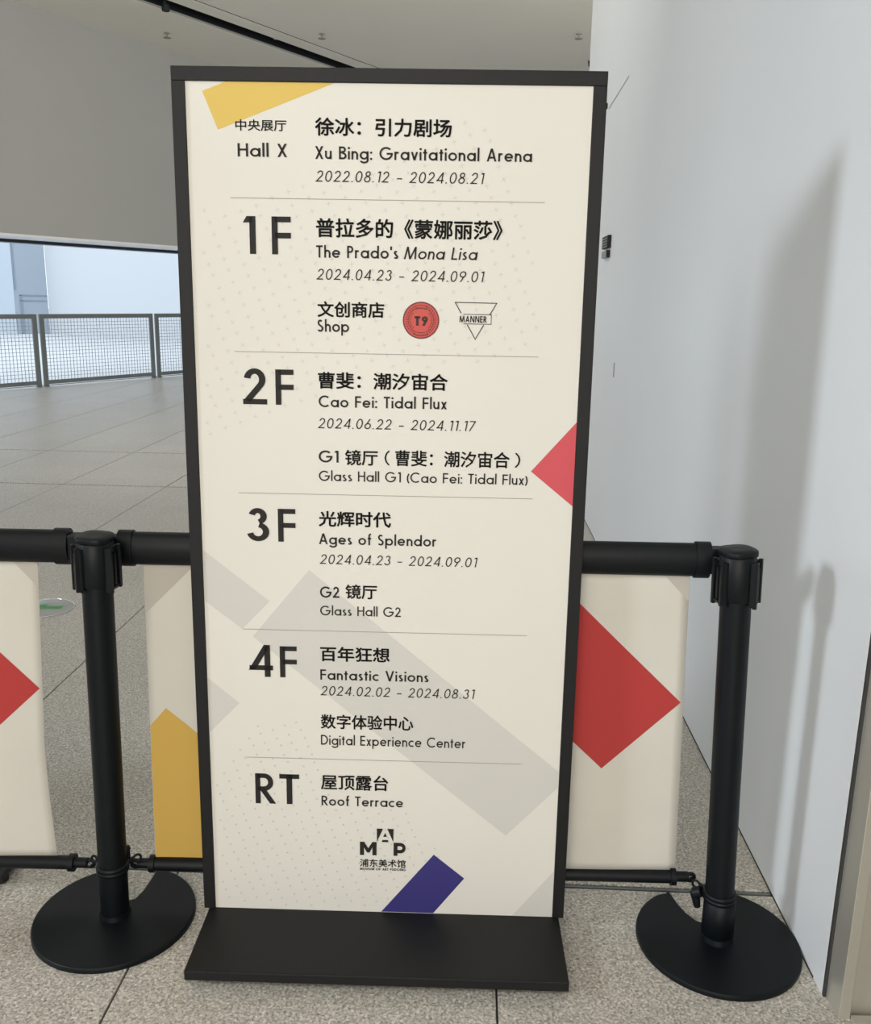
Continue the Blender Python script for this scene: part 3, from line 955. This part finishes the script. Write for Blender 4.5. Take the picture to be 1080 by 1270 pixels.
LB, RB = (-.697, 1.748), (.630, 1.704)
left_post = make_stanchion(-1, 'black stanchion with C-shaped base, left of the directory sign', (*LB, 0), (.024, -.024), [213, 350, 100], 'belt posts')
right_post = make_stanchion(1, 'black stanchion with C-shaped base by the white wall, right of the sign', (*RB, 0), (-.036, 0.0), [328, 190, 80], 'belt posts')


# lower clamp rings with the hooks for the rods
def clamp(parent, c, z, hooks):
    MB().lathe([(.0310, z - .010), (.0345, z - .009), (.0350, z - .001), (.0325, z), (.0350, z + .001), (.0345, z + .009), (.0310, z + .010)], 32, c).build('clamp_ring', 'plastic', parent)
    for a, up in hooks:
        a = math.radians(a)
        d = Vector((math.cos(a), math.sin(a), 0))
        p = Vector((c[0], c[1], z)) + d * .034
        mb = MB()
        mb.tube(p, p + d * .012, .0065, 12)
        mb.torus(p + d * .019, Vector((-d.y, d.x, 0)), .0085, .0028)
        if up:
            mb.tube(p + Vector((0, 0, .0)), p + Vector((0, 0, .030)), .005, 10)
            mb.tube(p + Vector((0, 0, .030)), p + Vector((0, 0, .038)), .007, 10, .004)
        mb.build('clamp_hook', 'plastic', parent)


clamp(left_post, (.0035, -.0035), .133, [(155, False), (35, True)])
clamp(right_post, (-.0050, 0), .118, [(140, False)])
MB().lathe([(.0310, .024), (.0338, .026), (.0338, .106), (.0310, .108)], 32, (-.0020, 0)).build('lower_sleeve', 'post', right_post)
# the wing screw of the right clamp hangs low at its left
_w = MB()
_w.tube((-.040, .010, .118), (-.052, .018, .108), .011, 14, .013)
_w.tube((-.052, .018, .110), (-.046, .012, .078), .011, 14, .007)
_w.build('clamp_wing', 'plastic', right_post)


# ------------------------------------------------------------------ banners between the posts
BW = 1.130


def wave(x, z):
    t = (0.80 - z) / .68
    return .0035 * math.sin(5.5 * x + 1.0) * t + .002 * math.sin(11 * x + 3 * z) * t


def make_banner(label, loc, rz, flare=0.0, reach=.020):
    """local x runs along the rail from the cloth's left edge (0) to its right edge (BW)"""
    root = thing('banner_barrier', label, 'barrier', loc, rz, 'printed banner barriers')
    zc = .8465
    L0, L1 = -.030, BW + reach
    MB().tube((L0, 0, zc), (L1, 0, zc), .0215, 32, ry=.0350).build('top_tube', 'plastic', root)
    for x0, x1 in ((L0 - .016, L0 + .014), (L1 - .014, L1 + .016)):
        mb = MB()
        mb.tube((x0, 0, zc), (x1, 0, zc), .0250, 32, ry=.0385)
        mb.build('end_collar', 'plastic', root)
    for s, x0, x1 in ((-1, L0 - .050, L0 - .014), (1, L1 + .014, L1 + .046)):
        MB().cbox((min(x0, x1), -.019, zc - .026), (max(x0, x1), .012, zc + .028), .004).build('belt_clip', 'plastic', root)
    # cloth
    nx, nz = 56, 34
    z1, z0 = zc - .0355, .1215
    def cp(x, z, off=0.0):
        t = (z1 - z) / (z1 - z0)
        sh = -.013 * t * (1 - x / BW) + (-.022 * min(t / .6, 1) + .034 * max(0, t - .72) ** 1.3 if flare else .024 * t) * (x / BW)
        return (x + sh, wave(x, z) + off, z)
    vs, fs = [], []
    for j in range(nz + 1):
        for i in range(nx + 1):
            vs.append(cp(BW * i / nx, z0 + (z1 - z0) * j / nz))
    for j in range(nz):
        for i in range(nx):
            a = j * (nx + 1) + i
            fs.append((a, a + 1, a + nx + 2, a + nx + 1))
    cloth = MB().add(vs, fs, True).build('banner_cloth', 'cloth', root)
    cloth.modifiers.new('thick', 'SOLIDIFY').thickness = .0008

    def printed(poly, m, label):
        bm = bmesh.new()
        bm.faces.new([bm.verts.new((p[0], p[1], 0)) for p in poly])
        for k in range(1, 40):                                  # cut on the cloth's own grid so that it lies on every wave
            xx = BW * k / 40
            bmesh.ops.bisect_plane(bm, geom=bm.verts[:] + bm.edges[:] + bm.faces[:], plane_co=(xx, 0, 0), plane_no=(1, 0, 0))
        for k in range(1, 20):
            zz = z0 + (z1 - z0) * k / 20
            bmesh.ops.bisect_plane(bm, geom=bm.verts[:] + bm.edges[:] + bm.faces[:], plane_co=(0, zz, 0), plane_no=(0, 1, 0))
        for v in bm.verts:
            v.co = Vector(cp(v.co.x, v.co.y, -.0012))
        mb = MB()
        mb.bm(bm)
        o = mb.build('printed_shape', m, cloth)
        o['label'] = label
    red = [(BW - .006, .529), (BW - .168, .372), (BW - .168 - .55, .372 + .55), (BW - .006 - .55, .529 + .55)]
    red = clip(red, (0, 1), z1 - .001)
    printed(red, 'cred', 'red slanted square')
    printed([(.001, .705), (.105, z1 - .001), (.001, z1 - .001)], 'cgrey', 'grey corner at upper left')
    printed([(BW - .050, z1 - .001), (BW - .001, .757), (BW - .001, z1 - .001)], 'cgrey', 'grey corner at upper right')
    printed([(.001, z0 + .003), (.33, z0 + .003), (.33, .23), (.036, .489), (.001, .447)], 'cyellow', 'mustard yellow block')
    # lower rod
    zr = .1095
    MB().tube((-.018, 0, zr), (BW + .018, 0, zr), .0152, 24).build('bottom_rod', 'plastic', root)
    for s in (-1, 1):
        xe = -.018 if s < 0 else BW + .018
        MB().tube((xe - .006, 0, zr), (xe + .006, 0, zr), .0195, 24).build('rod_collar', 'plastic', root)
        mb = MB()
        mb.tube((xe + s * .006, 0, zr), (xe + s * .034, 0, zr), .0115, 16)
        mb.torus((xe + s * .040, 0, zr - .001), (0, 1, 0), .0085, .0045)
        mb.build('rod_end', 'plastic', root)
        MB().tube((xe + s * .040, -.006, zr), (xe + s * .040, -.0045, zr), .0035, 10).build('rivet', 'chrome', root)
    return root


_a = math.atan2(1.768 - 1.783, 1.28)
cx0, cy0 = -.604, 1.782
make_banner('cream banner hanging between the two posts behind the directory sign', (cx0, cy0 + .012, -.003), _a)
make_banner('cream banner with red square running off the left edge', (-.819 - BW, 1.786 + .006, 0), -.003, flare=.012, reach=.054)
# its far end hangs on one more post out of the picture
make_stanchion(-1, 'black stanchion at the far left end of the left banner', (-2.04, 1.757, 0), (.024, -.024), [213, 350, 100], 'belt posts')

# ------------------------------------------------------------------ low stand foot at the left edge
fb = thing('stand_base', 'low black metal stand base at the lower left edge behind the banner rod', 'stand', (-1.16, 2.02, 0))
MB().cbox((-.20, -.175, .016), (.168, -.05, .034), .003).build('base_plate', 'sign_black', fb)
MB().cbox((-.18, -.14, .0345), (.135, -.07, .038), .001).build('top_plate', 'plate', fb)
for x in (-.17, .150):
    for y in (-.150, -.075):
        MB().lathe([(.014, 0), (.018, .004), (.018, .0158)], 16, (x, y)).build('rubber_foot', 'rubber', fb)

# unseen board added at the left to shade a strip of the white wall
sb = thing('shade_board', 'black board added outside the left edge of the view to shade the wall', 'board', (-1.77, 1.314, 0))
MB().cbox((-.17, -.012, .02), (.17, .012, 1.94), .002).build('board', 'sign_black', sb)
MB().cbox((-.17, -.12, 0), (.17, .10, .02), .002).build('base_plate', 'sign_black', sb)

# ------------------------------------------------------------------ floor sticker
st = thing('floor_sticker', 'round clear floor sticker with a green arrow behind the left banner', 'sticker', (-1.715, 3.765, 0))
MB().lathe([(.126, .0003), (.128, .0010), (.124, .0016), (.0001, .0016)], 48).build('film', 'film', st)
MB().torus((0, 0, .0016), (0, 0, 1), .1245, .0016, 60, 6).build('rim', 'chrome', st)
arrow = [(-.060, .000), (-.005, .060), (-.005, .026), (.075, .026), (.075, -.012), (-.005, -.012), (-.005, -.050)]
MB().prism(arrow[::-1], .0017, .0021).build('arrow', 'green', st)

# ------------------------------------------------------------------ little plates on the white wall
def wall_plate(label, y0, y1, z0, z1, m, rows_):
    yc = (y0 + y1) / 2
    t = thing('wall_plate', label, 'sign', (wallx(yc), yc, (z0 + z1) / 2), -math.atan(KX))
    hy, hz = (y1 - y0) / 2, (z1 - z0) / 2
    MB().cbox((-.020, -hy, -hz), (-.0008, hy, hz), .001).build('plate', m, t)
    MB().box((-.021, -hy - .003, -hz - .001), (-.0008, -hy - .0003, hz + .001)).build('edge', 'ink', t)
    for k in range(rows_):
        z = -hz + (k + .7) * 2 * hz / (rows_ + .6)
        MB().box((-.0206, -hy * .75, z - .0035), (-.0202, hy * .8, z + .0015)).build('print', 'rule', t)
    return t


wall_plate('upper black plate fixed to the white wall', 5.14, 5.36, 1.645, 1.71, 'ink', 4)
wall_plate('lower grey plate with black edge fixed to the white wall', 5.16, 5.36, 1.595, 1.632, 'plate', 1)

# ------------------------------------------------------------------ ceiling fittings
K = 0.956
for lab, x, y in (('sprinkler head left of the black slot, on the ceiling', -4.208, 15.009), ('sprinkler head right of the black slot, on the ceiling', -1.842, 14.907),
                  ('sprinkler head close to the white wall, on the ceiling', 2.005, 14.672)):
    t = thing('sprinkler', 'small ' + lab, 'sprinkler', (x * K, y * K, CEIL))
    MB().lathe([(.040, -.0002), (.042, -.006), (.012, -.012), (.010, -.055), (.016, -.058)], 20).build('body', 'rule', t)
    MB().lathe([(.004, -.058), (.055, -.060), (.055, -.066), (.003, -.068)], 16).build('deflector', 'rule', t)
t = thing('ceiling_sensor', 'small dark sensor on the ceiling beside the white wall', 'sensor', (2.433 * K, 16.2 * K, CEIL))
MB().lathe([(.045, -.0002), (.045, -.03), (.035, -.085), (.010, -.10)], 20).build('body', 'ink', t)
mid = (offs[1] + offs[2]) / 2
def slot_pt(a, o):
    p = S0 + sd * a + sn * o
    return (p.x, p.y)
for lab, (x, y), dz in (('track spotlight near the upper end of the black slot', (-3.87 * K, 13.80 * K), 0.0), ('white round downlight glowing in the black slot', (-2.585 * K, 15.258 * K), .05)):
    t = thing('track_light', lab, 'lamp', (x, y, CEIL + .12))
    MB().cbox((-.03, -.03, .0), (.03, .03, .0795), .003).build('adapter', 'slot', t)
    MB().lathe([(.050, -.001), (.052, -.02), (.052, -.10 - (0.05 if dz == 0 else 0)), (.046, -.104 - (0.05 if dz == 0 else 0))], 24).build('can', 'slot', t)
    if dz:
        MB().lathe([(.0001, -.106), (.048, -.1062), (.048, -.110), (.0001, -.112)], 24).build('lens', 'white', t)

# ------------------------------------------------------------------ mesh railing at the terrace edge
RANG = math.atan2(RE[1], RE[0])


def make_rail(i):
    p = rail_pt(.059 + 2.136 * i, 0)
    labels = {0: 'grey mesh railing panel in the middle of the terrace opening', -1: 'grey mesh railing panel cut by the left edge',
              1: 'grey mesh railing panel half hidden behind the sign',
              -2: 'grey mesh railing panel first beyond the left edge of the view', -3: 'grey mesh railing panel second beyond the left edge of the view',
              }
    root = thing('railing_panel', labels.get(i, 'grey mesh railing panel wholly hidden behind the sign'), 'railing', (p[0], p[1], 0), RANG, 'mesh railing panels')
    return root


def rail_parts(root):
    Wp, Hp, sw = 2.093, 1.045, .076
    for x0 in (0, Wp - sw):
        MB().cbox((x0, -.012, 0.012), (x0 + sw, .012, Hp), .003).build('stile', 'rail', root)
        MB().cbox((x0 + .004, -.03, 0), (x0 + sw - .004, .03, .012), .003).build('foot', 'rail', root)
    MB().cbox((sw, -.0115, Hp - .064), (Wp - sw, .0115, Hp), .003).build('top_rail', 'rail', root)
    MB().cbox((sw, -.0115, .034), (Wp - sw, .0115, .092), .003).build('bottom_rail', 'rail', root)
    mb = MB()
    n = 34
    for k in range(1, n):
        x = sw + (Wp - 2 * sw) * k / n
        mb.box((x - .0028, -.003, .09), (x + .0028, .003, Hp - .06))
    m = 17
    for k in range(1, m):
        z = .092 + (Hp - .156) * k / m
        mb.box((sw, -.0075, z - .0028), (Wp - sw, -.0045, z + .0028))
    w = mb.build('wire_mesh', 'wire', root)
    w['kind'] = 'stuff'


first = make_rail(0)
rail_parts(first)
for i in (-3, -2, -1, 1, 2, 3, 4, 5, 6):
    r = make_rail(i)
    for ch in [o for o in bpy.data.objects if o.parent == first]:
        c = ch.copy()
        C.objects.link(c)
        c.parent = r

# ------------------------------------------------------------------ outside
gp = clip([(-60, -30), (60, -30), (60, 80), (-60, 80)], (-RN[0], -RN[1]), -(R_OFF + .34))
gr = struct(MB().prism(gp, -.32, -.02).build('ground', 'ext_ground'), 'pale paved terrace ground outside the railing')


def wall_seg(a, b, th, z1, name, m, parent):
    a, b = Vector(a), Vector(b)
    d = (b - a).normalized()
    n = Vector((-d.y, d.x)) * th
    return MB().prism([tuple(a), tuple(b), tuple(b + n), tuple(a + n)], -.0198, z1).build(name, m, parent)


bd = thing('building', 'large white building with a grey blue pier seen beyond the railing', 'building', (0, 0, 0))
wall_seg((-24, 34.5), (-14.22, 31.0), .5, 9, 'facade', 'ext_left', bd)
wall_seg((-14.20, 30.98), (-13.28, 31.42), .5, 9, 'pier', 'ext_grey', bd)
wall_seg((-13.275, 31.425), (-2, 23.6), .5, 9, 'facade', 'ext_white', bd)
for (u0, u1, z0, z1) in ((.00, .05, 1.42, 9), (.14, .22, 0, 1.26), (.14, .98, 1.22, 1.26), (.16, .98, 1.055, 1.085)):
    a, b = Vector((-14.20, 30.98)), Vector((-13.28, 31.42))
    d = b - a
    n = Vector((d.y, -d.x)).normalized() * .02
    p, q = a + d * u0, a + d * u1
    MB().prism([tuple(p + n), tuple(q + n), tuple(q + n * .05), tuple(p + n * .05)], z0, z1).build('joint_strip', 'ext_line', bd)
